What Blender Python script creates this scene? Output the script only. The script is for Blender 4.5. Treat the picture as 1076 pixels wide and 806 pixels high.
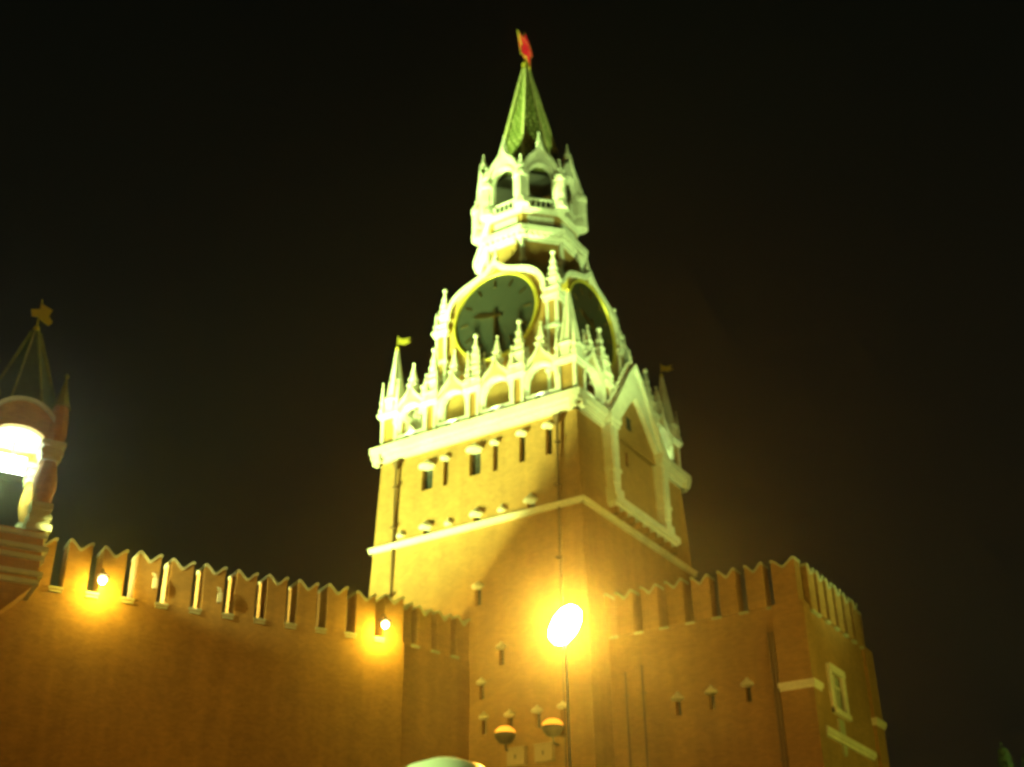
import bpy, bmesh, math, random
from mathutils import Vector, Matrix
random.seed(7)
R = math.radians; PI = math.pi
for o in list(bpy.data.objects): bpy.data.objects.remove(o)
scene = bpy.context.scene
COL = scene.collection

# ------------------------------------------------------------------ camera
CAM = Vector((35.543, -60.025, 1.7)); YAW, PIT, ROL, FPX = 2.125, 0.498, -0.014, 1282.4
fw = Vector((math.cos(YAW)*math.cos(PIT), math.sin(YAW)*math.cos(PIT), math.sin(PIT)))
rt = fw.cross(Vector((0, 0, 1))).normalized(); up = rt.cross(fw)
r2 = rt*math.cos(ROL)+up*math.sin(ROL); u2 = up*math.cos(ROL)-rt*math.sin(ROL)
cd = bpy.data.cameras.new('camera'); co = bpy.data.objects.new('camera', cd); COL.objects.link(co)
m = Matrix((r2, u2, -fw)).transposed().to_4x4(); m.translation = CAM; co.matrix_world = m
cd.sensor_width = 36; cd.lens = FPX/1076*36; cd.clip_start = .1; cd.clip_end = 3000
cd.dof.use_dof = True; cd.dof.focus_distance = 21; cd.dof.aperture_fstop = 0.5
scene.camera = co

# ------------------------------------------------------------------ night sky with the glow of the city near the horizon
w = bpy.data.worlds.new('World'); scene.world = w; w.use_nodes = True
nt = w.node_tree; N = nt.nodes; Lk = nt.links
bg = N['Background']; tc = N.new('ShaderNodeTexCoord'); sp = N.new('ShaderNodeSeparateXYZ'); rp = N.new('ShaderNodeValToRGB')
Lk.new(tc.outputs['Generated'], sp.inputs[0]); Lk.new(sp.outputs['Z'], rp.inputs[0]); Lk.new(rp.outputs[0], bg.inputs[0])
rp.color_ramp.elements[0].position = 0.0; rp.color_ramp.elements[0].color = (.0130, .0145, .0088, 1)
rp.color_ramp.elements[1].position = .75; rp.color_ramp.elements[1].color = (.0022, .0040, .0026, 1)
e = rp.color_ramp.elements.new(.38); e.color = (.0098, .0105, .0062, 1)
bg.inputs[1].default_value = .45
scene.view_settings.view_transform = 'Standard'; scene.view_settings.look = 'None'
scene.view_settings.exposure = 0.0; scene.view_settings.gamma = 1.0

def spot(name, loc, target, power, col, size, blend=.5, radius=.3):
    l = bpy.data.lights.new(name, 'SPOT'); l.energy = power; l.color = col; l.spot_size = R(size); l.spot_blend = blend
    l.shadow_soft_size = radius
    o = bpy.data.objects.new(name, l); COL.objects.link(o); o.location = loc
    o.rotation_euler = (Vector(target)-Vector(loc)).to_track_quat('-Z', 'Y').to_euler(); return o
def point(name, loc, power, col, radius=.15, parent=None):
    l = bpy.data.lights.new(name, 'POINT'); l.energy = power; l.color = col; l.shadow_soft_size = radius
    o = bpy.data.objects.new(name, l); COL.objects.link(o); o.location = loc
    if parent: o.parent = parent
    return o
HAL = (.66, 1.0, .26)      # greenish white of the halide floods
SOD = (1.0, .97, .07)      # sodium lamps
YEL = (1.0, .81, .12)
# floods standing on the ground / inside the citadel, plus a few added fills (their beams are what lights the tower)
FLOODS_AND_FILLS = [
    ('flood_or_fill', (22, -58, 6.5), (28.65, -50.2, 4), 14000, HAL, 26, .6),  # unseen light added only to brighten the column's cap
    ('flood_or_fill', (-27.7, -33, 1.6), (-1, -6, 29.0), 145000, YEL, 32, .35),      # yellow beam from behind the wall
    ('flood_or_fill', (-24, -34, 9), (0, -2, 40), 330000, HAL, 34, .7),           # greenish beam on the upper tower
    ('flood_or_fill', (-30, -38, 9), (0, 0, 55), 800000, HAL, 22, .7),
    ('flood_or_fill', (40, -4, 10), (5, 1, 34), 20000, HAL, 24, .8),
    ('flood_or_fill', (32, -14, 8), (1, 0, 53), 130000, HAL, 22, .8),
    ('flood_or_fill', (22, -36, 4), (-1, -13, 13), 1000, SOD, 54, .9),
    ('flood_or_fill', (46, -4, 4), (17.5, -1, 15.5), 8000, SOD, 44, .9),
    ('flood_or_fill', (14, -44, 5), (3, -6.8, 22), 9000, SOD, 36, .9),  # added fill, softens the shaded lower part of the south face
    ('flood_or_fill', (54, -22, 4), (7, -1, 27), 20000, (1, .78, .08), 22, .8),  # added warm fill that brightens the tower's east face
]
for a in FLOODS_AND_FILLS: spot(*a, radius=1.6)

# ------------------------------------------------------------------ materials
def mat(name, col, rough=.8, metal=0, var=.25, scale=1.5, emis=None, estr=0, bump=.0, brick=None, bscale=40):
    m = bpy.data.materials.new(name); m.use_nodes = True; t = m.node_tree; b = t.nodes['Principled BSDF']
    b.inputs['Roughness'].default_value = rough; b.inputs['Metallic'].default_value = metal
    tc = t.nodes.new('ShaderNodeTexCoord')
    if emis:
        b.inputs['Emission Color'].default_value = (*emis, 1); b.inputs['Emission Strength'].default_value = estr
        b.inputs['Base Color'].default_value = (*col, 1); return m
    n = t.nodes.new('ShaderNodeTexNoise'); n.inputs['Scale'].default_value = scale; n.inputs['Detail'].default_value = 8; n.inputs['Roughness'].default_value = .65
    t.links.new(tc.outputs['Object'], n.inputs['Vector'])
    n2 = t.nodes.new('ShaderNodeTexNoise'); n2.inputs['Scale'].default_value = scale*.13; n2.inputs['Detail'].default_value = 4
    t.links.new(tc.outputs['Object'], n2.inputs['Vector'])
    ad = t.nodes.new('ShaderNodeMath'); ad.operation = 'ADD'; t.links.new(n.outputs[0], ad.inputs[0]); t.links.new(n2.outputs[0], ad.inputs[1])
    r = t.nodes.new('ShaderNodeMapRange'); r.inputs[1].default_value = .6; r.inputs[2].default_value = 1.4
    r.inputs[3].default_value = 1-var; r.inputs[4].default_value = 1+var; t.links.new(ad.outputs[0], r.inputs[0])
    mx = t.nodes.new('ShaderNodeMix'); mx.data_type = 'RGBA'; mx.blend_type = 'MULTIPLY'; mx.inputs[0].default_value = 1
    mx.inputs[6].default_value = (*col, 1); t.links.new(r.outputs[0], mx.inputs[7])
    out = mx.outputs[2]
    if brick:
        # bricks in courses: run the wall's length (x+y) and height
        s = t.nodes.new('ShaderNodeSeparateXYZ'); t.links.new(tc.outputs['Object'], s.inputs[0])
        a = t.nodes.new('ShaderNodeMath'); a.operation = 'ADD'; t.links.new(s.outputs[0], a.inputs[0]); t.links.new(s.outputs[1], a.inputs[1])
        c = t.nodes.new('ShaderNodeCombineXYZ'); t.links.new(a.outputs[0], c.inputs[0]); t.links.new(s.outputs[2], c.inputs[1])
        bk = t.nodes.new('ShaderNodeTexBrick'); t.links.new(c.outputs[0], bk.inputs['Vector'])
        bk.inputs['Scale'].default_value = 1; bk.inputs['Brick Width'].default_value = .30; bk.inputs['Row Height'].default_value = .10
        bk.inputs['Mortar Size'].default_value = .008; bk.inputs['Color1'].default_value = (1, 1, 1, 1); bk.inputs['Color2'].default_value = (.78, .78, .78, 1)
        bk.inputs['Mortar'].default_value = (.62, .64, .62, 1)
        m2 = t.nodes.new('ShaderNodeMix'); m2.data_type = 'RGBA'; m2.blend_type = 'MULTIPLY'; m2.inputs[0].default_value = 1
        t.links.new(out, m2.inputs[6]); t.links.new(bk.outputs[0], m2.inputs[7]); out = m2.outputs[2]
        # rain streaks and repaired patches
        mp = t.nodes.new('ShaderNodeMapping'); mp.inputs['Scale'].default_value = (1.6, 1.6, .12); t.links.new(tc.outputs['Object'], mp.inputs[0])
        n3 = t.nodes.new('ShaderNodeTexNoise'); n3.inputs['Scale'].default_value = 1.0; n3.inputs['Detail'].default_value = 6; t.links.new(mp.outputs[0], n3.inputs['Vector'])
        r3 = t.nodes.new('ShaderNodeMapRange'); r3.inputs[1].default_value = .38; r3.inputs[2].default_value = .62; r3.inputs[3].default_value = .91; r3.inputs[4].default_value = 1.05; t.links.new(n3.outputs[0], r3.inputs[0])
        m3 = t.nodes.new('ShaderNodeMix'); m3.data_type = 'RGBA'; m3.blend_type = 'MULTIPLY'; m3.inputs[0].default_value = 1
        t.links.new(out, m3.inputs[6]); t.links.new(r3.outputs[0], m3.inputs[7]); out = m3.outputs[2]
    t.links.new(out, b.inputs['Base Color'])
    if bump:
        bp = t.nodes.new('ShaderNodeBump'); bp.inputs['Strength'].default_value = bump; bp.inputs['Distance'].default_value = .05
        t.links.new(n.outputs[0], bp.inputs['Height']); t.links.new(bp.outputs[0], b.inputs['Normal'])
    return m
M = dict(
    brick=mat('red_brick', (.42, .24, .075), .85, var=.24, scale=1.6, brick=True, bump=.3),
    stone=mat('white_stone', (.76, .76, .70), .75, var=.26, scale=5, bump=.2),
    spandrel=mat('pinkish_plaster', (.50, .40, .28), .8, var=.15),
    coping=mat('pale_coping', (.45, .50, .40), .7, var=.2, scale=3),
    rib=mat('pale_green_rib', (.62, .62, .30), .5, var=.2),
    tile=mat('green_roof_tile', (.20, .25, .07), .5, var=.45, scale=3, bump=.3),
    gold=mat('gilding', (.66, .54, .08), .4, .5, var=.1),
    dark=mat('dark_opening', (.03, .03, .03), .5, var=.2),
    glass=mat('dark_pane', (.05, .06, .06), .12, var=.2),
    pane=mat('grey_pane', (.36, .40, .34), .2, var=.1),
    dial=mat('dial_black', (.018, .022, .016), .5, var=.2),
    pipe=mat('painted_pipe', (.16, .10, .05), .5, .1, var=.2),
    iron=mat('dark_iron', (.05, .05, .05), .45, .6, var=.2),
    bronze=mat('bronze', (.30, .20, .08), .35, 1, var=.2),
    slate=mat('gallery_floor', (.30, .28, .24), .8, var=.2),
    white=mat('painted_metal', (.70, .72, .66), .4, var=.08),
    ruby=mat('ruby_glass', (.25, .004, .003), .5, emis=(1, .02, .03), estr=.6),
    setts=mat('stone_setts', (.09, .085, .08), .6, var=.3, scale=6, brick=True),
    grass=mat('lawn', (.05, .09, .03), .9, var=.4, scale=2),
    darktile=mat('dark_green_tile', (.07, .12, .06), .5, var=.4, scale=3, bump=.3),
    needle=mat('spruce_needles', (.07, .12, .055), .7, var=.4, scale=5),
    bark=mat('bark', (.12, .08, .05), .9, var=.3, scale=4),
    lampw=mat('lamp_glow', (1, 1, 1), .4, emis=(1, .50, .05), estr=1600),
    lampo=mat('small_lamp_glow', (1, 1, 1), .4, emis=(1, .72, .22), estr=22),
    lampf=mat('flood_lens_glow', (1, 1, 1), .4, emis=(.95, 1, .78), estr=22),
    bowl=mat('lit_reflector', (1, .7, .3), .4, emis=(1, .40, .03), estr=1.1),
    poster=mat('faded_posters', (.42, .36, .28), .6, var=.4, scale=1.2),
)

# ------------------------------------------------------------------ mesh builder
class MB:
    def __init__(s): s.v = []; s.f = []
    def add(s, vs, fs, T=None):
        b = len(s.v); s.v += [tuple(T @ Vector(p)) if T else tuple(p) for p in vs]; s.f += [tuple(b+i for i in f) for f in fs]; return s
    def box(s, x0, x1, y0, y1, z0, z1, T=None):
        vs = [(x0,y0,z0),(x1,y0,z0),(x1,y1,z0),(x0,y1,z0),(x0,y0,z1),(x1,y0,z1),(x1,y1,z1),(x0,y1,z1)]
        return s.add(vs, [(0,3,2,1),(4,5,6,7),(0,1,5,4),(1,2,6,5),(2,3,7,6),(3,0,4,7)], T)
    def frustum(s, cx, cy, z0, z1, r0, r1, n=4, rot=PI/4, T=None, cap=True):
        a = [rot+2*PI*k/n for k in range(n)]
        vs = [(cx+r0*math.cos(t), cy+r0*math.sin(t), z0) for t in a]+[(cx+r1*math.cos(t), cy+r1*math.sin(t), z1) for t in a]
        fs = [(k, (k+1)%n, n+(k+1)%n, n+k) for k in range(n)]
        if cap: fs += [tuple(range(n))[::-1], tuple(range(n, 2*n))]
        return s.add(vs, fs, T)
    def lathe(s, cx, cy, prof, n=16, rot=0, T=None):
        vs = []; fs = []
        for r, z in prof:
            for k in range(n):
                t = rot+2*PI*k/n; vs.append((cx+r*math.cos(t), cy+r*math.sin(t), z))
        for i in range(len(prof)-1):
            for k in range(n): fs.append((i*n+k, i*n+(k+1)%n, (i+1)*n+(k+1)%n, (i+1)*n+k))
        fs += [tuple(range(n))[::-1], tuple(range((len(prof)-1)*n, len(prof)*n))]
        return s.add(vs, fs, T)
    def plate(s, pts, y0, y1, T=None):
        """polygon (x,z) extruded from y0 (front) to y1"""
        n = len(pts); vs = [(x, y0, z) for x, z in pts]+[(x, y1, z) for x, z in pts]
        fs = [tuple(range(n)), tuple(range(n, 2*n))[::-1]]+[((k+1)%n, k, n+k, n+(k+1)%n) for k in range(n)]
        return s.add(vs, fs, T)
    def band(s, outer, inner, y0, y1, T=None):
        """ribbon between two equal-length open (x,z) curves, extruded in y"""
        n = len(outer); vs = []
        for c, y in ((outer, y0), (inner, y0), (outer, y1), (inner, y1)): vs += [(x, y, z) for x, z in c]
        fs = []
        for k in range(n-1):
            a, b, c, d = k, n+k, 2*n+k, 3*n+k
            fs += [(b, b+1, a+1, a), (c, c+1, d+1, d), (a, a+1, c+1, c), (d, d+1, b+1, b)]
        fs += [(0, 2*n, 3*n, n), (n-1, 2*n-1, 4*n-1, 3*n-1)]
        return s.add(vs, fs, T)
    def tube(s, pts, r, n=8, T=None):
        for a, b in zip(pts[:-1], pts[1:]):
            a = Vector(a); b = Vector(b); d = b-a
            q = Vector((0, 0, 1)).rotation_difference(d.normalized()).to_matrix().to_4x4(); q.translation = a
            s.lathe(0, 0, [(r, -r*.3), (r, d.length+r*.3)], n, T=(T @ q) if T else q)
        return s
    def build(s, name, material, parent=None, smooth=False):
        me = bpy.data.meshes.new(name); me.from_pydata(s.v, [], s.f); me.update()
        bm = bmesh.new(); bm.from_mesh(me); bmesh.ops.recalc_face_normals(bm, faces=bm.faces[:]); bm.to_mesh(me); bm.free()
        me.materials.append(M[material] if isinstance(material, str) else material)
        if smooth:
            for p in me.polygons: p.use_smooth = True
        o = bpy.data.objects.new(name, me); COL.objects.link(o)
        if parent: o.parent = parent
        return o
def tag(o, label=None, cat=None, group=None, kind=None):
    if label: o['label'] = label
    if cat: o['category'] = cat
    if group: o['group'] = group
    if kind: o['kind'] = kind
    return o
def thing(name, label, cat, loc=(0, 0, 0), rz=0, group=None):
    o = bpy.data.objects.new(name, None); COL.objects.link(o); o.location = loc; o.rotation_euler = (0, 0, rz); o.empty_display_size = .2
    return tag(o, label, cat, group)
def kids(o): return [c for c in o.children]
def dup(o, parent=None, loc=None, rz=None):
    c = o.copy(); COL.objects.link(c); c.parent = parent
    if loc is not None: c.location = loc
    if rz is not None: c.rotation_euler = (0, 0, rz)
    for k in kids(o): dup(k, c)
    return c
def RZ(a): return Matrix.Rotation(a, 4, 'Z')
def TR(x, y, z): return Matrix.Translation((x, y, z))
def arc(cx, cz, r, a0, a1, n): return [(cx+r*math.cos(R(a0+(a1-a0)*k/n)), cz+r*math.sin(R(a0+(a1-a0)*k/n))) for k in range(n+1)]

# wall sheet with real openings: x,z -> y from yf(z); holes = (x0,x1,z0,z1)
def wall_sheet(mb, x0, x1, z0, z1, yf, holes, depth=.5, T=None):
    xs = sorted(set([x0, x1]+[h[0] for h in holes]+[h[1] for h in holes])); zs = sorted(set([z0, z1, 21, 27.2]+[h[2] for h in holes]+[h[3] for h in holes]))
    zs = [z for z in zs if z0 <= z <= z1]
    xe = lambda x, z: (x if abs(x) < abs(x0)-.01 else math.copysign(-yf(z), x))
    for a, b in zip(xs[:-1], xs[1:]):
        for c, d in zip(zs[:-1], zs[1:]):
            mx, mz = (a+b)/2, (c+d)/2
            if any(h[0] < mx < h[1] and h[2] < mz < h[3] for h in holes): continue
            mb.add([(xe(a, c), yf(c), c), (xe(b, c), yf(c), c), (xe(b, d), yf(d), d), (xe(a, d), yf(d), d)], [(0, 1, 2, 3)], T)
    for h in holes:
        a, b, c, d = h
        F = [(a, yf(c), c), (b, yf(c), c), (b, yf(d), d), (a, yf(d), d)]; B = [(x, y+depth, z) for x, y, z in F]
        mb.add(F+B, [(0, 4, 5, 1), (1, 5, 6, 2), (2, 6, 7, 3), (3, 7, 4, 0)], T)

# ------------------------------------------------------------------ ground
tag(MB().add([(-1500, -1500, 0), (1500, -1500, 0), (1500, 1500, 0), (-1500, 1500, 0)], [(0, 1, 2, 3)]).build('ground', 'setts'), kind='structure')
tag(MB().add([(8, -60, .004), (16, -60, .004), (16, -8, .004), (8, -8, .004)], [(0, 1, 2, 3)]).build('lawn', 'grass'), kind='structure')

# ================================================================== CLOCK TOWER
tower = thing('clock_tower', 'tall brick clock tower with white pinnacled arcade, green tent spire and red star', 'tower')
def yw(z): return -(6.8+min(.42, max(0, (32.9-z))*.035))
wb = MB()
slits = [(-2.0, .34, 30.35, 32.0), (1.45, .34, 30.4, 32.1), (3.25, .4, 30.5, 32.2), (5.0, .42, 30.5, 32.2)]
wides = [(-3.3, .8, 30.4, 31.8), (.06, .8, 30.5, 32.0)]
row2 = [(-3.2, .5, 27.45+.0, 27.9), (.28, .5, 27.45, 27.9), (3.84, .5, 27.45, 27.9)]
low = [(.48, .4, 22.6, 23.6), (1.98, .3, 19.1, 20.0), (2.46, .34, 15.6, 16.4), (4.09, .34, 15.6, 16.4), (5.58, .34, 15.6, 16.4), (.9, .3, 15.7, 16.5), (.75, .3, 17.5, 18.3)]
allh = slits+wides+row2+low
holes = [(x-w_/2, x+w_/2, a, b) for x, w_, a, b in allh]
wall_sheet(wb, -7.22, 7.22, 0, 32.9, yw, holes)
wall_sheet(wb, -7.22, 7.22, 0, 32.9, yw, [(-1.1, -.7, 31.6, 32.6)], T=RZ(PI/2))
wall_sheet(wb, -7.22, 7.22, 0, 32.9, yw, [], T=RZ(PI))
wall_sheet(wb, -7.22, 7.22, 0, 32.9, yw, holes[:9], T=RZ(-PI/2))
wb.build('wall', 'brick', tower)
def hood(mb, x, z, w_, yo, h=.45):
    mb.lathe(x, yo-.02, [(w_*.62, z), (w_*.8, z+.06), (w_*.72, z+.16), (w_*.35, z+h*.7), (w_*.12, z+h)], 12)
for i, (x, w_, a, b) in enumerate(allh):
    yo = yw((a+b)/2)
    p = MB().box(x-w_/2-.01, x+w_/2+.01, yo+.30, yo+.34, a-.01, b+.01)
    if w_ >= .8: p.box(x-.03, x+.03, yo+.24, yo+.31, a, b).box(x-w_/2, x+w_/2, yo+.25, yo+.305, (a+b)/2-.03, (a+b)/2+.03)
    win = p.build('window', 'glass', tower)
    q = MB()
    hood(q, x, b-.02, (w_+.06)*(.8 if w_ >= .8 else 1), yo, .5 if w_ >= .5 else .36)
    q.build('hood', 'stone', win)
for x in (-5.0, -1.63, 1.96):                                   # little stone hoods between the windows above the string course
    q = MB(); hood(q, x, 27.75, .36, yw(27.8)); q.build('hood_stone', 'stone', tower)
# string course (stone band)
sc = MB()
for k in range(4):
    T = RZ(k*PI/2); sc.box(-7.18, 7.18, -7.2, -6.9, 27.12, 27.34, T)
    sc.box(-7.24, 7.24, -7.26, -6.9, 27.343, 27.42, T)
sc.build('string_course', 'stone', tower)
# cornice bars
cn = MB()
def cbar(x0, x1, T):
    cn.box(x0, x1, -7.02, -6.6, 32.9, 33.15, T); cn.box(x0-.003, x1+.003, -7.2, -6.6, 33.153, 33.42, T); cn.box(x0-.006, x1+.006, -7.36, -6.6, 33.424, 33.9, T)
for k in (0, 2, 3): cbar(-7.34, 7.34, RZ(k*PI/2))
cbar(-7.33, -3.7, RZ(PI/2)); cbar(3.4, 7.33, RZ(PI/2))
cn.box(-6.7, 6.7, -6.7, 6.7, 33.2, 33.87)
cn.build('cornice', 'stone', tower)
# downpipes on the south side
for x in (-5.5, 5.65):
    p = MB(); p.tube([(x, yw(24)-.28, .3), (x, yw(32.5)-.22, 32.3)], .085)
    p.frustum(x, yw(32.4)-.22, 32.2, 32.7, .12, .28)
    for z in (5, 10, 15, 20, 24.2, 28.4, 31): p.box(x-.14, x+.14, yw(z)-.36, yw(z)+.02, z, z+.07)
    p.build('downpipe', 'pipe', tower)

# ---- arcade round the gallery
PX = [-3.15, -.05, 3.05]
def pinnacle(mb, x, y, z, h, w_):
    """stone obelisk with base mouldings and a knob"""
    mb.frustum(x, y, z, z+.12*h, w_*.72, w_*.72); mb.frustum(x, y, z+.12*h, z+.16*h, w_*.95, w_*.8)
    mb.frustum(x, y, z+.16*h, z+.34*h, w_*.5, w_*.46); mb.frustum(x, y, z+.34*h, z+.39*h, w_*.78, w_*.6)
    mb.frustum(x, y, z+.39*h, z+.93*h, w_*.46, w_*.08); mb.lathe(x, y, [(.01, z+.9*h), (w_*.2, z+.94*h), (w_*.16, z+.98*h), (.01, z+h)], 8)
    for k in range(3):
        zz = z+(.46+.14*k)*h; rr = w_*(.46-.1*k)
        mb.frustum(x, y, zz, zz+.03*h, rr*1.18, rr*1.02)
KEEL = [(0, 0), (.06, .20), (.14, .34), (.26, .46), (.42, .555), (.58, .62), (.72, .69), (.83, .77), (.92, .88), (1, 1)]
def ogee(hw, z0, peak, n=9):
    """right half of a keel arch from (hw,z0) to (0,peak)"""
    return [(hw*(1-t), z0+(peak-z0)*u) for t, u in KEEL]
def full(h): return [(x, z) for x, z in h]+[(-x, z) for x, z in h[::-1][1:]]
def arch_plate(mb, cx, hw, z0, zs, zt, ow, peak, y0, y1, T=None):
    """arch of white stone: archivolt, jambs and a keel-shaped gable band; returns outline of the brick spandrel"""
    n = 18
    rng = lambda o: [(cx+ow+o, z0)]+[(cx+(ow+o)*math.cos(PI*k/n), zs+(zt-zs+o)*math.sin(PI*k/n)) for k in range(n+1)]+[(cx-ow-o, z0)]
    mb.band(rng(.17), rng(0), y0-.05, y1, T)
    oh = full(ogee(hw, zs+.1, peak)); oh = [(cx+x, z) for x, z in oh]
    inn = [(cx+(x-cx)*.86, z-.2) for x, z in oh]
    mb.band(oh, inn, y0-.12, y1, T)
    out = [(cx+hw*.97, z0)]+[(cx+(x-cx)*.97, z-.06) for x, z in oh]+[(cx-hw*.97, z0)]
    m_ = len(out); i2 = rng(.05); idx = [round(k*(len(i2)-1)/(m_-1)) for k in range(m_)]
    sp = MB(); sp.band(out, [i2[k] for k in idx], y0+.03, y1-.04, T); return sp
def pillar(T, x, wd):
    c = MB().box(x-wd/2+.12, x+wd/2-.12, -6.9, -6.3, 33.9, 35.95, T).build('pillar', 'brick', tower)
    q = MB()
    for s in (-1, 1): q.box(x+s*(wd/2-.14)-.09, x+s*(wd/2-.14)+.09, -6.98, -6.8, 34.05, 35.95, T)
    q.box(x-wd/2-.02, x+wd/2+.02, -7.04, -6.22, 33.9, 34.12, T)
    q.box(x-wd/2-.04, x+wd/2+.04, -7.06, -6.2, 35.9, 36.06, T); q.box(x-wd/2-.14, x+wd/2+.14, -7.16, -6.1, 36.065, 36.24, T)
    q.build('pillar_trim', 'stone', c)
def side(k):
    T = RZ(k*PI/2)
    for i, x in enumerate(PX):
        if k == 1 and i == 1: continue
        pillar(T, x, .92)
        q = MB(); big = (i == 1)
        pinnacle(q, x, -6.6, 36.24, 3.85, .86)
        for dx, dy in ((-.38, -.3), (.38, -.3), (-.38, .3), (.38, .3)): pinnacle(q, x+dx, -6.6+dy, 36.24, 2.0 if not big else 2.6, .36)
        MB_apply(q, T); q.build('pinnacle', 'stone', tower)
    bays = [(-4.7, 1.05), (-1.6, 1.08), (1.5, 1.08), (4.55, 1.05)]
    for j, (x, ow) in enumerate(bays):
        if k == 1 and j in (1, 2): continue
        q = MB(); sp_m = arch_plate(q, x, 1.26, 34.4, 35.3, 36.4, .98, 38.0, -6.85, -6.4, T)
        a = q.build('arch', 'stone', tower); sp_m.build('spandrel', 'spandrel', a)
        q = MB(); pinnacle(q, x, -6.62, 37.6, 1.85, .5)
        q.frustum(x, -6.62, 37.9, 38.0, .42, .3)
        MB_apply(q, T); q.build('finial', 'stone', a)
    # low gallery parapet between pillars
    q = MB()
    for a, b in (((-5.8, -3.6), (-2.7, -.5), (.4, 2.6), (3.5, 5.8)) if k != 1 else ((-5.8, -4.0), (3.6, 5.8))):
        q = MB(); q.box(a, b, -6.80, -6.62, 33.9, 34.42, T); q.box(a, b, -6.88, -6.56, 34.423, 34.52, T); q.build('parapet', 'stone', tower)
def MB_apply(q, T): q.v = [tuple(T @ Vector(p)) for p in q.v]
for k in range(4): side(k)
# corner pillars with spires and gilded vanes
for k in range(4):
    T = RZ(k*PI/2)
    c = MB().box(5.78, 6.82, -6.82, -5.78, 33.9, 35.95, T).build('corner_pillar', 'brick', tower)
    q = MB()
    for a, b in ((5.80, -6.80), (6.80, -6.80), (6.80, -5.80), (5.80, -5.80)): q.box(a-.1, a+.1, b-.1, b+.1, 34, 35.96, T)
    q.box(5.62, 6.98, -6.98, -5.62, 33.905, 34.15, T); q.box(5.6, 7.0, -7.0, -5.6, 35.92, 36.08, T); q.box(5.5, 7.1, -7.1, -5.5, 36.083, 36.28, T)
    q.build('pillar_trim', 'stone', c)
    q = MB()
    q.frustum(6.3, -6.3, 36.28, 37.2, .72, .70, 8, PI/8); q.frustum(6.3, -6.3, 37.2, 37.4, .86, .74, 8, PI/8)
    q.frustum(6.3, -6.3, 37.4, 41.0, .60, .07, 8, PI/8)
    for j in range(8):
        a = PI/8+j*PI/4; q.tube([(6.3+.6*math.cos(a), -6.3+.6*math.sin(a), 37.4), (6.3+.07*math.cos(a), -6.3+.07*math.sin(a), 41)], .05, 5)
    for dx, dy in ((-.58, -.58), (.58, -.58), (.58, .58), (-.58, .58)): pinnacle(q, 6.3+dx, -6.3+dy, 36.28, 2.3, .26)
    MB_apply(q, T); s = q.build('corner_spire', 'stone', tower)
    # vane: rod, ball and a swallow-tailed pennant
    q = MB(); q.lathe(0, 0, [(.03, 40.9), (.03, 42.1), (.01, 42.15)], 6)
    q.lathe(0, 0, [(.03, 41.05), (.14, 41.13), (.14, 41.2), (.03, 41.28)], 8)
    q.plate([(.02, 41.55), (.45, 41.45), (.85, 41.65), (.6, 41.72), (.8, 41.98), (.35, 41.85), (.02, 41.98)], -.025, .025)
    MB_apply(q, T @ TR(6.3, -6.3, 0) @ RZ(-k*PI/2+(2.6 if k in(0,) else .5)))
    q.build('weather_vane', 'gold', s)
# ---- east gable: pilasters, sill band, pointed hood with crockets
T = RZ(PI/2)
for x in (-3.45, 3.12):
    q = MB(); q.box(x-.42, x+.42, -7.4, -6.7, 28.62, 33.6, T); q.box(x-.30, x+.30, -7.48, -7.3, 29.5, 33.2, T)
    q.box(x-.55, x+.55, -7.52, -6.7, 28.6, 29.1, T); q.box(x-.5, x+.5, -7.5, -6.7, 30.2, 30.42, T)
    q.box(x-.52, x+.52, -7.54, -6.7, 33.0, 33.3, T); q.box(x-.62, x+.62, -7.62, -6.7, 33.3, 33.62, T)
    q.build('pilaster', 'stone', tower)
q = MB(); q.box(-4.0, 4.2, -7.62, -6.7, 28.2, 28.58, T); q.box(-3.9, 4.1, -7.45, -6.7, 28.02, 28.2, T)
q.build('sill_band', 'stone', tower)
for i in range(9):
    x = -3.5+i*.94; MB().box(x-.16, x+.16, -7.4, -6.85, 27.6, 28.015, T).build('corbel', 'brick', tower)
q = MB()
gab = lambda hw, z0, pk: [(hw*(1-t), z0+(pk-z0)*(.97*t+.03*math.sin(t*PI*.5)-.03*math.sin(t*PI*2))) for t in [k/12 for k in range(13)]]
oh = gab(3.95, 33.62, 38.6); ih = gab(3.0, 33.3, 36.3)
F = full([(4.0, 33.0)]+oh); I = full([(3.05, 33.0)]+ih)
F = [(x-.15, z) for x, z in F]; I = [(x-.15, z) for x, z in I]
q.band(F, I, -7.35, -6.85, T)
q.band([(x, z+.06) for x, z in F[1:-1]], [(x*.88-.02, z-.3) for x, z in F[1:-1]], -7.52, -7.3, T)
for i in range(3, len(F)-3, 1):
    x, z = F[i]; q.lathe(x, -7.1, [(.05, z), (.17, z+.15), (.08, z+.3), (.12, z+.42), (.02, z+.55)], 6, T=T)
q2 = MB(); pinnacle(q2, -.15, -7.1, 38.2, 1.6, .35); MB_apply(q2, T); q.add(q2.v, q2.f)
g = q.build('gable', 'stone', tower)
q = MB(); q.plate([(x, z) for x, z in I]+[], -7.06, -6.7, T); q.build('gable_field', 'brick', tower)
q = MB(); q.box(-1.2, -.6, -7.1, -7.0, 33.9, 34.7, T); q.build('window', 'glass', tower)

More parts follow.
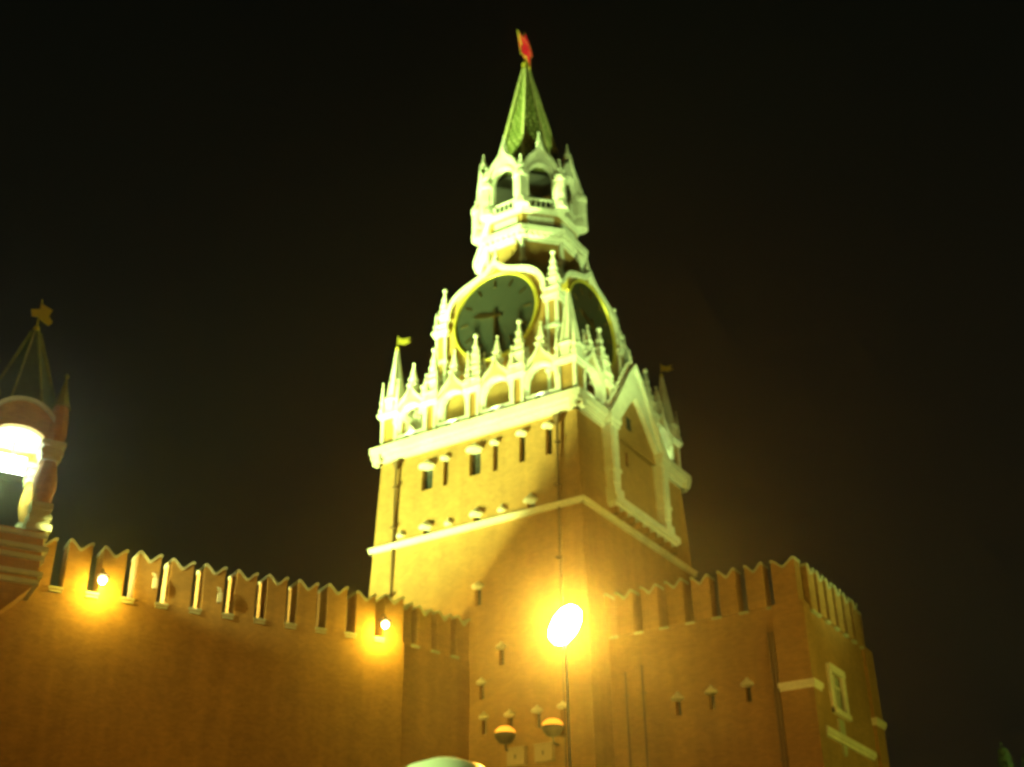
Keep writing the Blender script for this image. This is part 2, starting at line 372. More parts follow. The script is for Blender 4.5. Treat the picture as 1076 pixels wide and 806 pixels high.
# ---- clock stage
q = MB()
q.box(-4.35, 4.35, -4.35, 4.35, 33.87, 44.4)
for k in range(4):
    T = RZ(k*PI/2)
    pts = [(3.5, 43.5)]+ogee(3.45, 43.9, 46.6); pts += [(-x, z) for x, z in pts[::-1][1:]]
    q.plate(pts, -4.352, -3.3, T)
q.build('clock_stage', 'brick', tower)
for k in range(4):
    T = RZ(k*PI/2); q = MB()
    # ogee hood of pale stone over each dial
    oh = [(3.75, 43.2)]+ogee(3.75, 43.8, 46.75, 12); ih = [(3.45, 43.2)]+[(x, z) for x, z in ogee(3.45, 43.7, 46.25)]
    q.band(full(oh), full(ih), -4.66, -4.1, T)
    q.build('dial_hood', 'stone', tower)
    q = MB(); q.lathe(0, 0, [(3.0, 0), (3.0, .12)], 64); MB_apply(q, T @ TR(0, -4.36, 42.45) @ Matrix.Rotation(PI/2, 4, 'X'))
    dial = q.build('clock_face', 'dial', tower)
    q = MB(); q.lathe(0, 0, [(3.16, 0), (3.18, .2), (3.1, .28), (3.02, .26), (2.96, .14), (2.96, .0)], 72)
    q.f = q.f[:-2]; MB_apply(q, T @ TR(0, -4.36, 42.45) @ Matrix.Rotation(PI/2, 4, 'X')); q.build('dial_ring', 'gold', dial, True)
    for h in range(12 if k < 2 else 0):
        q = MB().box(-.07, .07, 2.1, 2.62, .13, .17, RZ(h*PI/6))
        MB_apply(q, T @ TR(0, -4.36, 42.45) @ Matrix.Rotation(PI/2, 4, 'X')); q.build('hour_mark', 'bronze', dial)
    for nm, ln, wd, ang, zz in (('minute_hand', 2.45, .13, -178, .24), ('hour_hand', 1.75, .2, 76, .2)):
        q = MB(); q.add([(-wd/2, -.5, zz), (wd/2, -.5, zz), (wd, ln*.75, zz), (0, ln, zz), (-wd, ln*.75, zz),
                         (-wd/2, -.5, zz+.04), (wd/2, -.5, zz+.04), (wd, ln*.75, zz+.04), (0, ln, zz+.04), (-wd, ln*.75, zz+.04)],
                        [(0, 1, 2, 3, 4), (9, 8, 7, 6, 5), (0, 5, 6, 1), (1, 6, 7, 2), (2, 7, 8, 3), (3, 8, 9, 4), (4, 9, 5, 0)], RZ(R(ang)))
        q.lathe(0, 0, [(.16, zz-.08), (.16, zz+.06)], 12)
        MB_apply(q, T @ TR(0, -4.36, 42.45) @ Matrix.Rotation(PI/2, 4, 'X')); q.build(nm, 'bronze', dial)
    # corner pier with tall pinnacle
    q = MB(); x, y = 4.15, -4.15
    for dx, dy in ((-.32, -.32), (.32, -.32), (.32, .32), (-.32, .32)): q.lathe(x+dx, y+dy, [(.13, 34), (.13, 42.3)], 8)
    for z in (34.0, 37.2, 40.2, 42.2): q.box(x-.52, x+.52, y-.52, y+.52, z, z+.22)
    q.box(x-.62, x+.62, y-.62, y+.62, 42.425, 42.6)
    pinnacle(q, x, y, 42.6, 3.5, .85)
    for dx, dy in ((-.4, -.4), (.4, -.4), (.4, .4), (-.4, .4)): pinnacle(q, x+dx, y+dy, 42.6, 1.5, .22)
    MB_apply(q, T); p = q.build('corner_pier', 'stone', tower)
    MB().box(x-.38, x+.38, y-.38, y+.38, 34, 42.2, T).build('pier_core', 'brick', p)
    # finials along the stage base, and one on the hood tip
    q = MB(); pinnacle(q, 0, -4.4, 46.5, 1.3, .28); MB_apply(q, T); q.build('finial', 'stone', tower)

# ---- octagon, its cornice, belfry
C8 = 1/math.cos(PI/8)
def oct_(mb, a0, a1, z0, z1): return mb.frustum(0, 0, z0, z1, a0*C8, a1*C8, 8, PI/8)
oct_(MB(), 3.2, 3.2, 43.9, 48.7).build('octagon_wall', 'brick', tower)
for k in range(8):
    T = RZ(k*PI/4+PI/8); q = MB(); q.lathe(3.2*C8, 0, [(.17, 44.4), (.17, 48.7)], 8, T=T); q.lathe(3.2*C8, 0, [(.25, 46.9), (.28, 47.0), (.25, 47.15)], 8, T=T); q.build('colonnette', 'stone', tower)
    T = RZ(k*PI/4); q = MB(); q.box(-.55, .55, -3.27, -3.12, 46.0, 48.0, T); q.build('blind_panel', 'brick', tower)
q = MB(); oct_(q, 3.3, 3.35, 48.5, 48.75); oct_(q, 3.5, 3.55, 48.75, 49.05); oct_(q, 3.68, 3.72, 49.05, 49.5); oct_(q, 3.5, 3.45, 49.5, 49.62)
for k in range(8):
    for j in range(7):
        x = -1.26+.42*j; q.box(x-.09, x+.09, -3.64, -3.3, 48.78, 49.045, RZ(k*PI/4))
q.build('octagon_cornice', 'stone', tower)
q = MB(); oct_(q, 3.05, 3.05, 49.6, 51.0); q.build('belfry_base', 'brick', tower)
q = MB(); oct_(q, 3.15, 3.2, 50.95, 51.2); oct_(q, 3.3, 3.3, 51.2, 51.35)
for k in range(8): q.box(-.9, .9, -3.14, -3.0, 49.95, 50.7, RZ(k*PI/4))
q.build('belfry_moulding', 'stone', tower)
PA = 3.3
for k in range(8):
    T = RZ(k*PI/4+PI/8) ; q = MB(); r = PA*C8
    for rr, zz0, zz1 in ((.44, 51.3, 51.75), (.34, 51.75, 53.6), (.46, 53.6, 53.95), (.36, 52.35, 52.7)): q.frustum(r, 0, zz0, zz1, rr*1.25, rr*1.25, 8, PI/8)
    q.lathe(r+.38, 0, [(.12, 51.35), (.12, 53.6)], 8)
    MB_apply(q, T); p = q.build('belfry_pier', 'stone', tower)
    q = MB(); pinnacle(q, r, 0, 53.95, 1.7, .5); MB_apply(q, T); q.build('pinnacle', 'stone', p)
    T = RZ(k*PI/4); q = MB(); sp_m = arch_plate(q, 0, 1.32, 52.2, 53.75, 54.95, .86, 57.0, -PA-.12, -PA+.3, T)
    g = q.build('belfry_arch', 'stone', tower); sp_m.build('spandrel', 'stone', g)
    q = MB(); pinnacle(q, 0, -PA+.05, 56.4, 1.5, .36); MB_apply(q, T); q.build('finial', 'stone', g)
    q = MB(); q.box(-.85, .85, -PA-.02, -PA+.1, 51.95, 52.05, T)
    for j in range(5): q.box(-.7+.35*j-.03, -.7+.35*j+.03, -PA, -PA+.08, 51.35, 51.95, T)
    q.build('railing', 'stone', tower)
q = MB()
q.lathe(0, 0, [(.75, 52.6), (.68, 52.75), (.5, 53.1), (.42, 53.5), (.3, 53.75), (.05, 53.85)], 20); q.box(-2.6, 2.6, -.08, .08, 53.9, 54.1)
q.build('bell', 'bronze', tower, True)
oct_(MB(), 2.75, 2.6, 54.6, 55.0).build('belfry_ceiling', 'iron', tower)  # dark material stands in for darkness seen through the arches
# tent spire: rows of scalloped tiles with ribs and crockets
q = MB(); rows = 30; z0, z1 = 55.0, 66.6; a0, a1 = 2.55, .14
for i in range(rows):
    t0, t1 = i/rows, (i+1)/rows; f = lambda t: a0+(a1-a0)*t
    off = .11
    q.frustum(0, 0, z0+(z1-z0)*t0, z0+(z1-z0)*t1, (f(t0)+off)*C8, (f(t1))*C8, 8, PI/8)
nb0 = len(q.f)
for k in range(8):
    for i in range(24):
        t = (i+.5)/25; a_ = (a0+(a1-a0)*t); hwid = a_*math.tan(PI/8)*.86; nb_ = max(1, int(hwid*2/.36)); zz = z0+(z1-z0)*t
        for j in range(nb_):
            x = (j+.5-nb_/2)*(2*hwid/nb_)+(.09 if i % 2 else -.09); r_ = .17*(1-.35*t); y = -a_-.02
            q.add([(x-r_, y, zz), (x, y+.03, zz-r_*1.5), (x+r_, y, zz), (x, y+.03, zz+r_*1.5), (x, y-.13, zz-.05)], [(0, 1, 4), (1, 2, 4), (2, 3, 4), (3, 0, 4)], RZ(k*PI/4))
spire = q.build('tent_spire', 'tile', tower); spire.data.materials.append(M['rib'])
for p in spire.data.polygons[nb0:]: p.material_index = 1
for k in range(8):
    q = MB(); a = PI/8
    q.tube([(a0*C8+.04, 0, z0), (a1*C8+.03, 0, z1)], .1, 6)
    for i in range(34):
        t = i/34; rr = (a0+(a1-a0)*t)*C8+.1; zz = z0+(z1-z0)*t
        s_ = .2*(1-.45*t); q.lathe(rr, 0, [(.02, zz-s_), (s_*.9, zz), (.02, zz+s_*1.3)], 5)
    MB_apply(q, RZ(a+k*PI/4)); q.build('rib', 'rib', spire)
q = MB(); q.lathe(0, 0, [(.22, 66.5), (.3, 66.65), (.16, 66.8), (.3, 67.0), (.3, 67.15), (.1, 67.3), (.07, 67.7)], 12); q.build('star_base', 'gold', spire, True)
# five-pointed ruby star with gilded frame
def star_pts(Rr): return [((Rr if i % 2 == 0 else Rr*.45)*math.sin(i*PI/5), (Rr if i % 2 == 0 else Rr*.45)*math.cos(i*PI/5)) for i in range(10)]
ST = TR(0, 0, 68.75) @ RZ(R(-59.4+90+69)) 
sp_ = star_pts(1.62); vs = [(x, 0, z) for x, z in sp_]+[(0, -.42, 0), (0, .42, 0)]
q = MB().add(vs, [(i, (i+1) % 10, 10) for i in range(10)]+[((i+1) % 10, i, 11) for i in range(10)], ST); star = q.build('ruby_star', 'ruby', tower)
q = MB()
for i in range(10): q.tube([(sp_[i][0], 0, sp_[i][1]), (sp_[(i+1) % 10][0], 0, sp_[(i+1) % 10][1])], .05, 6, T=ST)
for i in range(10):
    for s in (-1, 1): q.tube([(sp_[i][0], 0, sp_[i][1]), (0, .42*s, 0)], .018, 5, T=ST)
q.build('star_frame', 'gold', star)

# ================================================================== BARBICAN
barb = thing('gate_barbican', 'lower brick gate block with swallowtail battlements in front of the clock tower', 'gatehouse', (12, 0, 0))
def BX(x): return x-12
q = MB()
XL, XR, YB = 6.9, 17.55, 5.15
def yb(z): return -YB
hs = [(x-.14, x+.14, z-.75, z) for x, z in ((10.84, 16.45), (12.62, 16.5), (14.48, 16.6))]
def sheet(mb, x0, x1, z0, z1, y, holes, T=None, depth=.5):
    xs = sorted(set([x0, x1]+[h[0] for h in holes]+[h[1] for h in holes])); zs = sorted(set([z0, z1]+[h[2] for h in holes]+[h[3] for h in holes]))
    for a, b in zip(xs[:-1], xs[1:]):
        for c, d in zip(zs[:-1], zs[1:]):
            if any(h[0] < (a+b)/2 < h[1] and h[2] < (c+d)/2 < h[3] for h in holes): continue
            mb.add([(a, y, c), (b, y, c), (b, y, d), (a, y, d)], [(0, 1, 2, 3)], T)
    for a, b, c, d in holes:
        F = [(a, y, c), (b, y, c), (b, y, d), (a, y, d)]; B = [(x, y_+depth, z) for x, y_, z in F]
        mb.add(F+B, [(0, 4, 5, 1), (1, 5, 6, 2), (2, 6, 7, 3), (3, 7, 4, 0)], T)
B0 = TR(-12, 0, 0)
sheet(q, XL, XR, 0, 20.15, -YB, hs, B0)
Te = B0 @ TR(XR, 0, 0) @ RZ(PI/2)
wy0, wy1, wz0, wz1 = -2.2, -.55, 15.7, 17.5
sheet(q, -YB, YB, 0, 20.15, 0, [(wy0, wy1, wz0, wz1), (-2.2, 2.2, 0, 7)], Te, .6)
sheet(q, -XR, -XL, 0, 20.15, -YB, [], B0 @ RZ(PI))
q.box(XL, XR-.7, -YB+.7, YB-.7, 19.9, 20.1, B0)
q.build('wall', 'brick', barb)
for x0, x1 in ((16.15, 17.72),):
    for y0, y1 in ((-5.32, -4.35), (3.95, 5.32)):
        MB().box(x0, x1, y0, y1, 0, 20.2, B0).build('corner_buttress', 'brick', barb)
        s = MB(); s.box(x0-.08, x1+.14, y0-.14 if y0 < 0 else y0-.12, y1+.12 if y0 < 0 else y1+.14, 16.2, 16.42, B0); s.box(x0-.04, x1+.07, y0-.07, y1+.07, 16.05, 16.197, B0)
        s.build('ledge', 'stone', barb)
for h in hs:
    wdw = MB().box(h[0]-.01, h[1]+.01, -YB+.3, -YB+.34, h[2], h[3], B0).build('window', 'glass', barb)
    s = MB(); hood(s, (h[0]+h[1])/2, h[3]-.02, .42, -YB, .42); MB_apply(s, B0); s.build('hood', 'stone', wdw)
wdw = MB().box(wy0, wy1, .10, .13, wz0, wz1, Te).build('window', 'pane', barb)
s = MB()
for a in ((wy0-.34, wy0, wz0-.25, wz1+.3), (wy1, wy1+.34, wz0-.25, wz1+.3)): s.box(a[0], a[1], -.14, .2, a[2], a[3], Te)
s.box(wy0-.3, wy1+.3, -.2, .2, wz1+.003, wz1+.34, Te); s.box(wy0-.34, wy1+.34, -.22, .2, wz0-.26, wz0-.003, Te)
s.box((wy0+wy1)/2-.05, (wy0+wy1)/2+.05, .04, .097, wz0, wz1, Te); s.box(wy0, wy1, .05, .094, wz0+1.2, wz0+1.28, Te)
s.build('window_frame', 'stone', wdw)
s = MB(); s.box(-4.2, 3.1, -.22, .1, 14.25, 14.5, Te); s.box(-4.1, 3.0, -.14, .1, 14.1, 14.247, Te); s.build('string_course', 'stone', barb)
s = MB(); s.plate([(-1.95, 15.28), (-1.15, 15.28), (-1.15, 14.52), (-1.95, 14.52)], -.1, .05, Te); s.build('console', 'coping', barb); s = MB(); s.plate([(-1.8, 14.08), (-1.2, 14.08), (-1.3, 13.7), (-1.5, 13.55), (-1.7, 13.7)], -.10, .05, Te); s.build('pendant', 'coping', barb)
MB().box(-2.2, 2.2, .5, .58, 0, 7, Te).build('gate', 'dark', barb)
for x, zt in ((8.14, 18.2), (9.07, 18.4), (15.85, 18.9), (16.02, 18.9)):
    s = MB(); s.tube([(x, -YB-.16, .2), (x, -YB-.16, zt)], .075)
    for z in (3, 8, 13, 17): s.box(x-.12, x+.12, -YB-.24, -YB+.01, z, z+.06)
    MB_apply(s, B0); s.build('downpipe', 'pipe', barb)
# merlons
def merlon_mesh(w_, h, th, mname, mat_='brick'):
    """swallowtail merlon standing at origin: x along wall, y depth"""
    hw = w_/2; top = [(-hw, h-.02), (-hw*.78, h), (-hw*.45, h-.17), (-hw*.15, h-.34), (0, h-.38), (hw*.15, h-.34), (hw*.45, h-.17), (hw*.78, h), (hw, h-.02)]
    q = MB(); q.plate([(-hw, 0), (hw, 0)]+top[::-1], -th/2, th/2); b = q
    c = MB(); o_ = [(x*1.07, z+.12) for x, z in top]; i_ = [(x*1.07, z+.004) for x, z in top]
    c.band(o_, i_, -th/2-.06, th/2+.06)
    return b, c
_mcache = {}
def merlon(parent, T, w_, h=2.2, th=.75):
    T = T @ Matrix.Diagonal((random.uniform(.97, 1.03), 1, random.uniform(.975, 1.02), 1)) @ Matrix.Rotation(random.uniform(-.008, .008), 4, 'Y')
    key = (round(w_, 2), h, th)
    if key not in _mcache:
        b, c = merlon_mesh(w_, h, th, 'x'); bo = b.build('merlon', 'brick'); cc = c.build('coping', 'coping', bo); _mcache[key] = (bo, cc)
        bo.parent = parent; bo.matrix_local = T; return bo
    bo, cc = _mcache[key]; nb = bo.copy(); COL.objects.link(nb); nb.parent = parent; nb.matrix_local = T
    nc = cc.copy(); COL.objects.link(nc); nc.parent = nb; return nb
P = 1.43
xs = [16.95-1.40-.15-i*P for i in range(7)]
for T in (B0,):
    merlon(barb, B0 @ TR(16.95, -YB+.22, 20.15), 1.2); 
    for x in xs: merlon(barb, B0 @ TR(x+.05, -YB+.22, 20.15), .93)
    for x in [16.95]+xs: merlon(barb, B0 @ TR(x, YB-.22, 20.15) @ RZ(PI), .93)
ys = [-YB+1.6+i*1.36 for i in range(6)]
for y in ys: merlon(barb, B0 @ TR(XR-.22, y, 20.15) @ RZ(PI/2), .9)
s = MB()
for x in xs: s.box(x+.48, x+.96, -YB-.12, -YB+.6, 20.08, 20.17, B0)
for y in [-YB+.9]+ys: s.box(XR-.3, XR+.16, y+.42, y+.94, 20.04, 20.17, B0)
s.build('sills', 'coping', barb)

# ================================================================== FORTRESS WALL
wall = thing('fortress_wall', 'long brown brick fortress wall crowned with swallowtail battlements', 'wall', (0, 0, 0))
WA0, WA1 = Vector((.05, -6.9, 0)), Vector((-1.0, -12.0, 0)); WB0 = Vector((-.75, -12.0, 0)); dB = Vector((-8.2, -16.2, 0)).normalized(); WB1 = WB0+dB*26
nB = Vector((-dB.y, dB.x, 0))
if nB.dot(CAM) < 0: nB = -nB
dA = (WA1-WA0).normalized(); nA = Vector((-dA.y, dA.x, 0)); nA = nA if nA.x > 0 else -nA
ZW = 19.6
def slab(mb, a, b, n, th, z0, z1):
    vs = [a, b, b-n*th, a-n*th]; mb.add([(p.x, p.y, z0) for p in vs]+[(p.x, p.y, z1) for p in vs], [(0, 1, 2, 3), (4, 5, 6, 7), (0, 1, 5, 4), (1, 2, 6, 5), (2, 3, 7, 6), (3, 0, 4, 7)])
q = MB(); slab(q, WA0, WA1-dA*.0, nA, 2.5, 0, ZW); slab(q, WB0, WB1, nB, 3.5, 0, ZW+.003)
q.build('wall', 'brick', wall)
def fr(p, n):  # matrix with local -y = n
    x = Vector((-n.y, n.x, 0)); return Matrix(((x.x, -n.x, 0, p.x), (x.y, -n.y, 0, p.y), (0, 0, 1, p.z), (0, 0, 0, 1)))
PB = 1.56; s = MB(); MERB = []
for i in range(17):
    c = WB0+dB*(.62+i*PB)-nB*.62; c.z = ZW
    if c.y < -35: break
    merlon(wall, fr(c, nB), 1.02, 2.2, 1.24); MERB.append(c.copy())
    g = WB0+dB*(.62+(i+.5)*PB); T = fr(Vector((g.x, g.y, ZW)), nB); s.box(-.3, .3, -.1, 1.2, -.04, .05, T); s.box(-.26, .26, -.12, .05, -.2, -.13, T)
for i in range(4):
    c = WA0+dA*(.75+i*1.38)-nA*.45; c.z = ZW
    merlon(wall, fr(c, nA), .95, 2.2, .8)
    if i: 
        g = WA0+dA*(.75+(i-.5)*1.38); T = fr(Vector((g.x, g.y, ZW)), nA); s.box(-.26, .26, -.1, .5, -.04, .09, T)
s.build('sills', 'coping', wall)

# lamps on the battlements
def ray_hit(px, py, p0, n):
    d = fw*FPX+r2*(px-538)-u2*(py-403); t = (p0-CAM).dot(n)/d.dot(n); return CAM+d*t
def wall_lamp(px, py, label):
    p = ray_hit(px, py, WB0+nB*.75, nB)
    t = thing('wall_lamp', label, 'lamp', p, math.atan2(nB.y, nB.x), 'lit lamps on the fortress wall')
    MB().tube([(-.8, 0, .35), (-.3, 0, .55), (0, 0, .38), (0, 0, .2)], .035, 6).build('bracket', 'iron', t)
    MB().lathe(0, 0, [(.05, .3), (.10, .26), (.28, .14), (.30, .10)], 14).build('shade', 'iron', t)
    MB().lathe(0, 0, [(.06, .10), (.17, .03), (.2, -.08), (.14, -.2), (.03, -.26)], 14).build('bulb', 'lampo', t, True)
    point('wall_lamp_light', (.0, 0, -.42), 560, (1, .68, .05), .1, t)
    return t
wall_lamp(108, 608, 'lit amber lamp on the battlements beside the small green-roofed turret')
wall_lamp(405, 655, 'lit amber lamp on the battlements just left of the clock tower')
for px, py, lb in ((163, 609, 'small pale camera on an arm from a merlon, the nearer to the small turret'),
                   (231, 624, 'small pale camera with drooping hood on a merlon nearer to the clock tower')):
    p = ray_hit(px, py, WB0+nB*.3, nB)
    t = thing('security_camera', lb, 'camera', p, math.atan2(nB.y, nB.x), 'cameras on the battlements')
    MB().tube([(-.35, 0, .2), (-.3, 0, .25), (0, -.15, .28), (.05, 0, .2), (.05, 0, .05)], .035, 6).build('bracket', 'white', t)
    MB().box(-.08, .12, -.09, .09, -.42, .05).build('body', 'white', t); MB().lathe(.02, 0, [(.06, -.47), (.07, -.42)], 10).build('lens', 'glass', t)

# ================================================================== SMALL TURRET ON THE WALL (left edge)
tp = Vector((-9.35, -30.0, 0)); th_ = math.atan2(nB.y, nB.x)+PI/2
tur = thing('small_turret', 'small open brick turret with green tent roof and stout pillars on the wall', 'tower', (tp.x, tp.y, 18.4), th_)
def Z(z): return z-18.4
q = MB(); q.box(-1.75, 1.75, -1.75, 1.75, Z(18.9), Z(21.2)); q.frustum(0, 0, Z(17.9), Z(18.897), 1.0, 1.72*1.414); q.build('base', 'brick', tur)
q = MB()
for z, o_ in ((18.85, .10), (19.2, .18), (19.9, .14), (20.3, .22), (20.9, .12)): q.box(-1.75-o_, 1.75+o_, -1.75-o_, 1.75+o_, Z(z), Z(z+.2))
q.build('base_moulding', 'coping', tur)
for sx in (-1, 1):
    for sy in (-1, 1):
        q = MB(); q.lathe(sx*1.42, sy*1.42, [(.36, Z(22.5)), (.42, Z(22.9)), (.50, Z(23.3)), (.50, Z(23.7)), (.42, Z(24.1)), (.34, Z(24.5))], 14)
        p = q.build('pillar', 'brick', tur, True)
        for grp in (((21.2, .62, .3), (21.5, .48, .25), (21.75, .56, .2), (21.95, .46, .27), (22.22, .52, .28)), ((24.5, .48, .25), (24.75, .56, .25), (25.0, .48, .15), (25.15, .62, .25))):
            q = MB()
            for z, r_, h_ in grp: q.frustum(sx*1.42, sy*1.42, Z(z), Z(z+h_), r_*1.2, r_*1.2)
            q.build('pillar_ring', 'coping', p)
        q = MB(); q.lathe(sx*1.5, sy*1.5, [(.36, Z(25.4)), (.44, Z(25.9)), (.42, Z(26.6)), (.34, Z(27.2))], 10); c = q.build('corner_turret', 'brick', tur)
        q = MB(); q.lathe(sx*1.5, sy*1.5, [(.44, Z(27.2)), (.34, Z(27.5)), (.12, Z(28.3)), (.04, Z(28.7)), (.12, Z(28.85)), (.02, Z(29.0))], 8); q.build('turret_roof', 'tile', c)
for k in range(4):
    T = RZ(k*PI/2); n = 14
    inner = [(1.15, Z(25.3))]+[(1.1*math.cos(PI*i/n), Z(25.3)+.62*math.sin(PI*i/n)) for i in range(n+1)]+[(-1.15, Z(25.3))]
    outer = [(1.45, Z(25.3))]+[(1.5*math.cos(PI*i/n), Z(25.35)+1.75*math.sin(PI*i/n)) for i in range(n+1)]+[(-1.45, Z(25.3))]
    MB().band(outer, inner, -1.7, -1.3, T).build('arch', 'brick', tur)
    MB().band([(x*1.08, z+.16) for x, z in outer[1:-1]], [(x, z+.01) for x, z in outer[1:-1]], -1.85, -1.3, T).build('arch_coping', 'coping', tur)
MB().frustum(0, 0, Z(26.0), Z(26.2), 1.9, 1.9).build('ceiling', 'stone', tur)
q = MB(); rows = 26
for i in range(rows):
    f = lambda t: 1.62+(.07-1.62)*t
    q.frustum(0, 0, Z(26.9+4.7*i/rows), Z(26.9+4.7*(i+1)/rows), (f(i/rows)+.04)*C8, f((i+1)/rows)*C8, 8, PI/8)
roof = q.build('tent_roof', 'darktile', tur)
for k in range(8):
    q = MB(); q.tube([(1.62*C8+.04, 0, Z(26.9)), (.1, 0, Z(31.6))], .045, 6)
    for i in range(24):
        t = i/24; q.lathe((1.62-1.5*t)*C8+.06, 0, [(.02, Z(26.9+4.7*t)-.08), (.08, Z(26.9+4.7*t)), (.02, Z(26.9+4.7*t)+.1)], 5)
    MB_apply(q, RZ(PI/8+k*PI/4)); q.build('rib', 'tile', roof)
q = MB(); q.lathe(0, 0, [(.04, Z(31.4)), (.16, Z(31.6)), (.16, Z(31.75)), (.03, Z(31.9)), (.03, Z(33.3)), (.01, Z(33.4))], 8)
q.plate([(.02, Z(32.3)), (.55, Z(32.1)), (.7, Z(32.4)), (.45, Z(32.6)), (.6, Z(33.0)), (.02, Z(33.1))], -.03, .03)
q.plate([(-.02, Z(32.35)), (-.35, Z(32.25)), (-.45, Z(32.6)), (-.02, Z(32.8))], -.03, .03)
MB_apply(q, RZ(.3)); q.build('weather_vane', 'gold', roof)
spot('vane_fill_spot', (2, -44, 3), tuple(tp+Vector((0, 0, 32.2))), 5000, (.8, 1, .3), 9, .5)  # added spot without a fixture, brightens the turret's vane
# the floodlight hanging inside the turret's arch
fl = thing('hanging_floodlight', 'blinding white floodlight inside the arch of the small turret', 'floodlight', tuple(tp+Vector((0, 0, 24.3))), th_)
q = MB(); q.box(-.62, .62, -.9, -.1, -.42, .5); q.build('housing', 'iron', fl)
MB().box(-.56, .56, -.96, -.903, -.36, .44).build('lens', 'lampf', fl)
MB().tube([(0, -.4, .5), (0, -.4, 1.75)], .05).build('hanger', 'iron', fl)
point('turret_flood_light', (.0, -.2, .9), 600, (.9, 1, .6), .3, fl)
point('turret_flood_light', (.0, .9, .1), 500, HAL, .3, fl)
# flood behind the battlements that lights the reveals between merlons
p = WB0+dB*16.5-nB*6
spot('walk_flood', (p.x, p.y, 21.5), tuple(WB0+dB*10-nB*.3+Vector((0, 0, 20.9))), 24000, (1, .9, .22), 50, .8)
p = tp+nB*3.0
spot('turret_spot', (p.x, p.y, 21.6), tuple(WB0+dB*10+Vector((0, 0, 20.9))), 7000, (1, .95, .25), 26, .8)

# ================================================================== GALLERY FLOODS_AND_FILLS ON THE CORNICE
def gallery_flood(x, k, pw, lab):
    T = RZ(k*PI/2); p = T @ Vector((x, -7.22, 33.9))
    t = thing('gallery_floodlight', lab, 'floodlight', p, k*PI/2, 'small floodlights on the tower cornice')
    MB().box(-.16, .16, -.07, .09, .06, .24).build('housing', 'iron', t)
    MB().box(-.13, .13, -.05, .07, .243, .255).build('lens', 'lampf', t)
    MB().box(-.2, .2, -.03, .05, .0, .055).build('foot', 'iron', t)
    l = bpy.data.lights.new('gallery_light', 'SPOT'); l.energy = pw; l.color = HAL; l.spot_size = R(120); l.spot_blend = .6; l.shadow_soft_size = .12
    o = bpy.data.objects.new('gallery_light', l); COL.objects.link(o); o.parent = t; o.location = (0, -.1, .36)
    o.rotation_euler = Vector((0, .22, 1)).to_track_quat('-Z', 'Y').to_euler()
SL = ['in front of the leftmost arch', 'in front of the second arch from the left', 'in front of the third arch from the left', 'in front of the arch by the near corner']
for x, pw, lb in ((-4.7, 800, SL[0]), (-1.6, 700, SL[1]), (1.5, 500, SL[2]), (4.55, 340, SL[3])):
    gallery_flood(x, 0, pw, 'small black floodlight on the bright cornice '+lb)
gallery_flood(-5.0, 1, 110, 'small floodlight on the square-facing cornice left of the big gable')
gallery_flood(5.0, 1, 110, 'small floodlight on the square-facing cornice right of the big gable')

# ================================================================== THINGS IN FRONT OF THE TOWER
for x, lb in ((2.5, 'amber-lit bowl floodlight low on the tower wall, the left of two'), (5.25, 'amber-lit bowl floodlight low on the tower wall, the right of two')):
    t = thing('bowl_floodlight', lb, 'floodlight', (x, -7.75, 15.35), 0, 'bowl floodlights on the tower wall')
    q = MB(); q.lathe(0, 0, [(.08, -.42), (.3, -.36), (.5, -.12), (.56, .08)], 20); q.build('bowl', 'iron', t, True)
    q = MB(); q.lathe(0, 0, [(.54, .09), (.5, .25), (.3, .42), (.05, .47)], 20); q.build('lens', 'bowl', t, True)
    MB().tube([(0, 0, -.4), (0, .1, -.7), (0, .52, -.7)], .05).build('bracket', 'iron', t)
for x, lb in ((2.95, 'white switch box under the left amber bowl light'), (4.55, 'white switch box under the right amber bowl light')):
    t = thing('switch_box', lb, 'box', (x, -7.25, 13.9), 0, 'switch boxes on the tower wall')
    MB().box(-.5, .5, -.3, .02, 0, .8).build('case', 'spandrel', t); MB().box(-.55, .55, -.36, .02, .803, .87).build('lid', 'spandrel', t); MB().box(-.03, .03, -.33, -.3, .3, .5).build('latch', 'iron', t)

lp = Vector((21.82, -35.62, 0))
sl = thing('street_lamp', 'tall street lamp with a blazing tilted oblong amber bulb in front of the tower', 'street lamp', lp)
MB().lathe(0, 0, [(.17, 0), (.17, .6), (.12, .75), (.06, 1.0), (.03, 9.85), (.05, 9.9), (.05, 9.95)], 14).build('pole', 'iron', sl, True)
# oblong luminaire tilted on its bracket: iron back, bulging glass
q = MB(); q.lathe(0, 0, [(.02, -.52), (.17, -.47), (.28, -.3), (.33, 0), (.28, .3), (.17, .47), (.02, .52)], 24)
Q = TR(0, 0, 10.42) @ RZ(math.atan2(CAM.y-lp.y, CAM.x-lp.x)+PI/2) @ Matrix.Rotation(R(33), 4, 'Y')
MB_apply(q, Q); q.build('glass_bulb', 'lampw', sl, True)
q = MB(); 
q.tube([(0, 0, -.55), (0, .42, -.45), (0, .42, .45), (0, 0, .55)], .035, 6); MB_apply(q, Q); q.build('luminaire_frame', 'iron', sl)
MB().tube([(0, 0, 9.9), (-.12, .38, 10.2)], .04, 6).build('bracket', 'iron', sl)

ac = thing('advertising_column', 'round column with a pale domed cap barely rising over the bottom edge', 'column', (28.65, -50.2, 0))
MB().lathe(0, 0, [(.75, 0), (.75, .35), (.66, .4), (.66, 3.2)], 28).build('drum', 'poster', ac, True)
MB().lathe(0, 0, [(.66, 3.203), (.84, 3.25), (.84, 3.42), (.8, 3.5), (.72, 3.7), (.56, 3.9), (.36, 4.05), (.15, 4.12), (.01, 4.13)], 36).build('cap', 'white', ac, True)

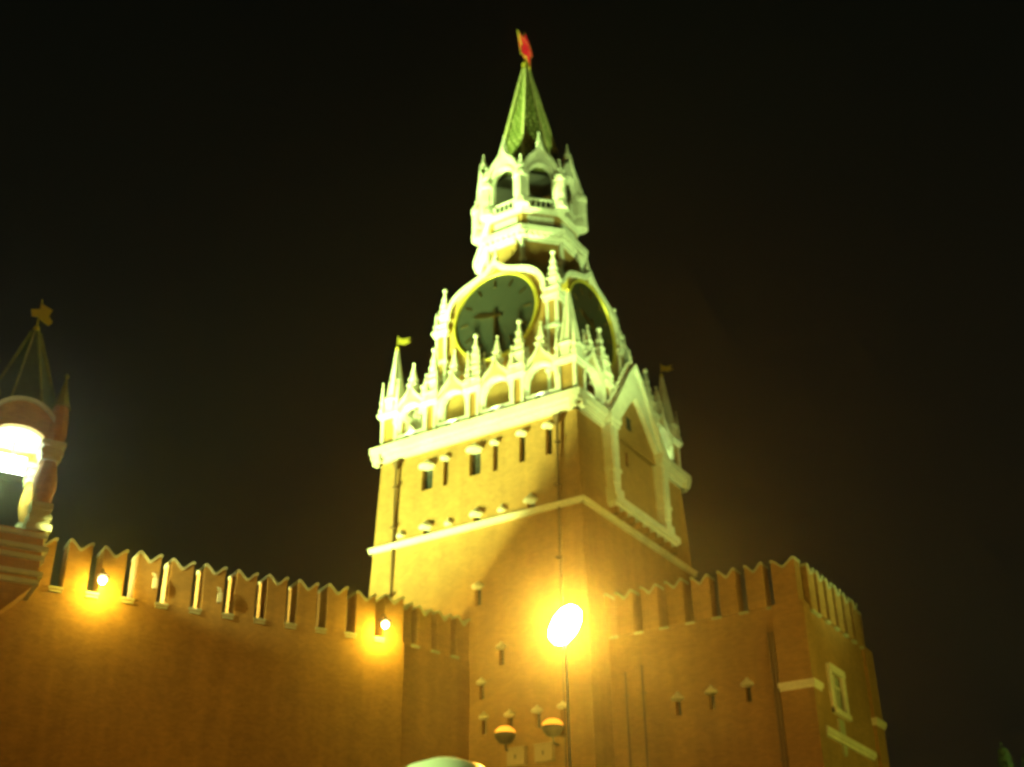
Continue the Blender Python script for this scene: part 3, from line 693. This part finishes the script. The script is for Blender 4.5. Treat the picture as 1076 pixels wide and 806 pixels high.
# ================================================================== SPRUCES
def spruce(x, y, h, seed, label):
    rnd = random.Random(seed); t = thing('spruce_tree', label, 'tree', (x, y, 0), 0, 'spruces beyond the gate')
    MB().lathe(0, 0, [(.28, 0), (.18, h*.4), (.03, h*.98)], 8).build('trunk', 'bark', t)
    q = MB(); n = int(h*7)
    for i in range(n):
        z = 1.2+(h-1.4)*i/n; L = (h-z)*.27+.12; nb = 9
        for k in range(nb):
            a = rnd.random()*2*PI; l = L*rnd.uniform(.7, 1.12); dz = -l*.28
            for j in range(5):
                t0 = (j+.4)/5; px, py, pz = l*t0*math.cos(a), l*t0*math.sin(a), z+dz*t0+rnd.uniform(-.05, .05)
                for s in (-1, 1):
                    b = a+s*rnd.uniform(.5, 1.0); s_ = .10+.22*(1-t0)*l*.6+.08
                    ex, ey, ez = px+s_*math.cos(b), py+s_*math.sin(b), pz-s_*.25
                    wx, wy = -math.sin(b)*.05, math.cos(b)*.05
                    q.add([(px+wx, py+wy, pz), (px-wx, py-wy, pz), (ex, ey, ez), (px, py, pz+.06)], [(0, 1, 2), (0, 2, 3), (1, 3, 2)])
    for k in range(14):
        z = h-.9+.065*k; a = rnd.random()*2*PI; s_ = (h-z)*.3+.03
        q.add([(-.02, 0, z), (.02, 0, z), (s_*math.cos(a), s_*math.sin(a), z+.1), (0, 0, z+.05)], [(0, 1, 2), (0, 2, 3), (1, 3, 2)])
    q.build('crown', 'needle', t)
spruce(20.91, 18.62, 17.3, 1, 'darker spruce tip at the lower right corner, the taller and left of two')
spruce(22.1, 19.3, 17.0, 2, 'brighter green spruce tip at the lower right corner, the right of two')
spot('tree_flood', (38, 6, 1.0), (21.6, 19, 15), 60000, (.75, 1, .2), 40, .6)

# ================================================================== haze volume added to give the lamps a bloom-like glow
hz = MB().box(-330, 330, -330, 330, -1, 90).build('haze', 'brick'); tag(hz, kind='stuff')
hm = bpy.data.materials.new('bloom_haze'); hm.use_nodes = True; t_ = hm.node_tree; t_.nodes.remove(t_.nodes['Principled BSDF'])
pv = t_.nodes.new('ShaderNodeVolumePrincipled'); pv.inputs['Color'].default_value = (.92, .92, .9, 1); pv.inputs['Density'].default_value = .0012; pv.inputs['Anisotropy'].default_value = .93
t_.links.new(pv.outputs[0], t_.nodes['Material Output'].inputs['Volume']); hz.data.materials.clear(); hz.data.materials.append(hm)
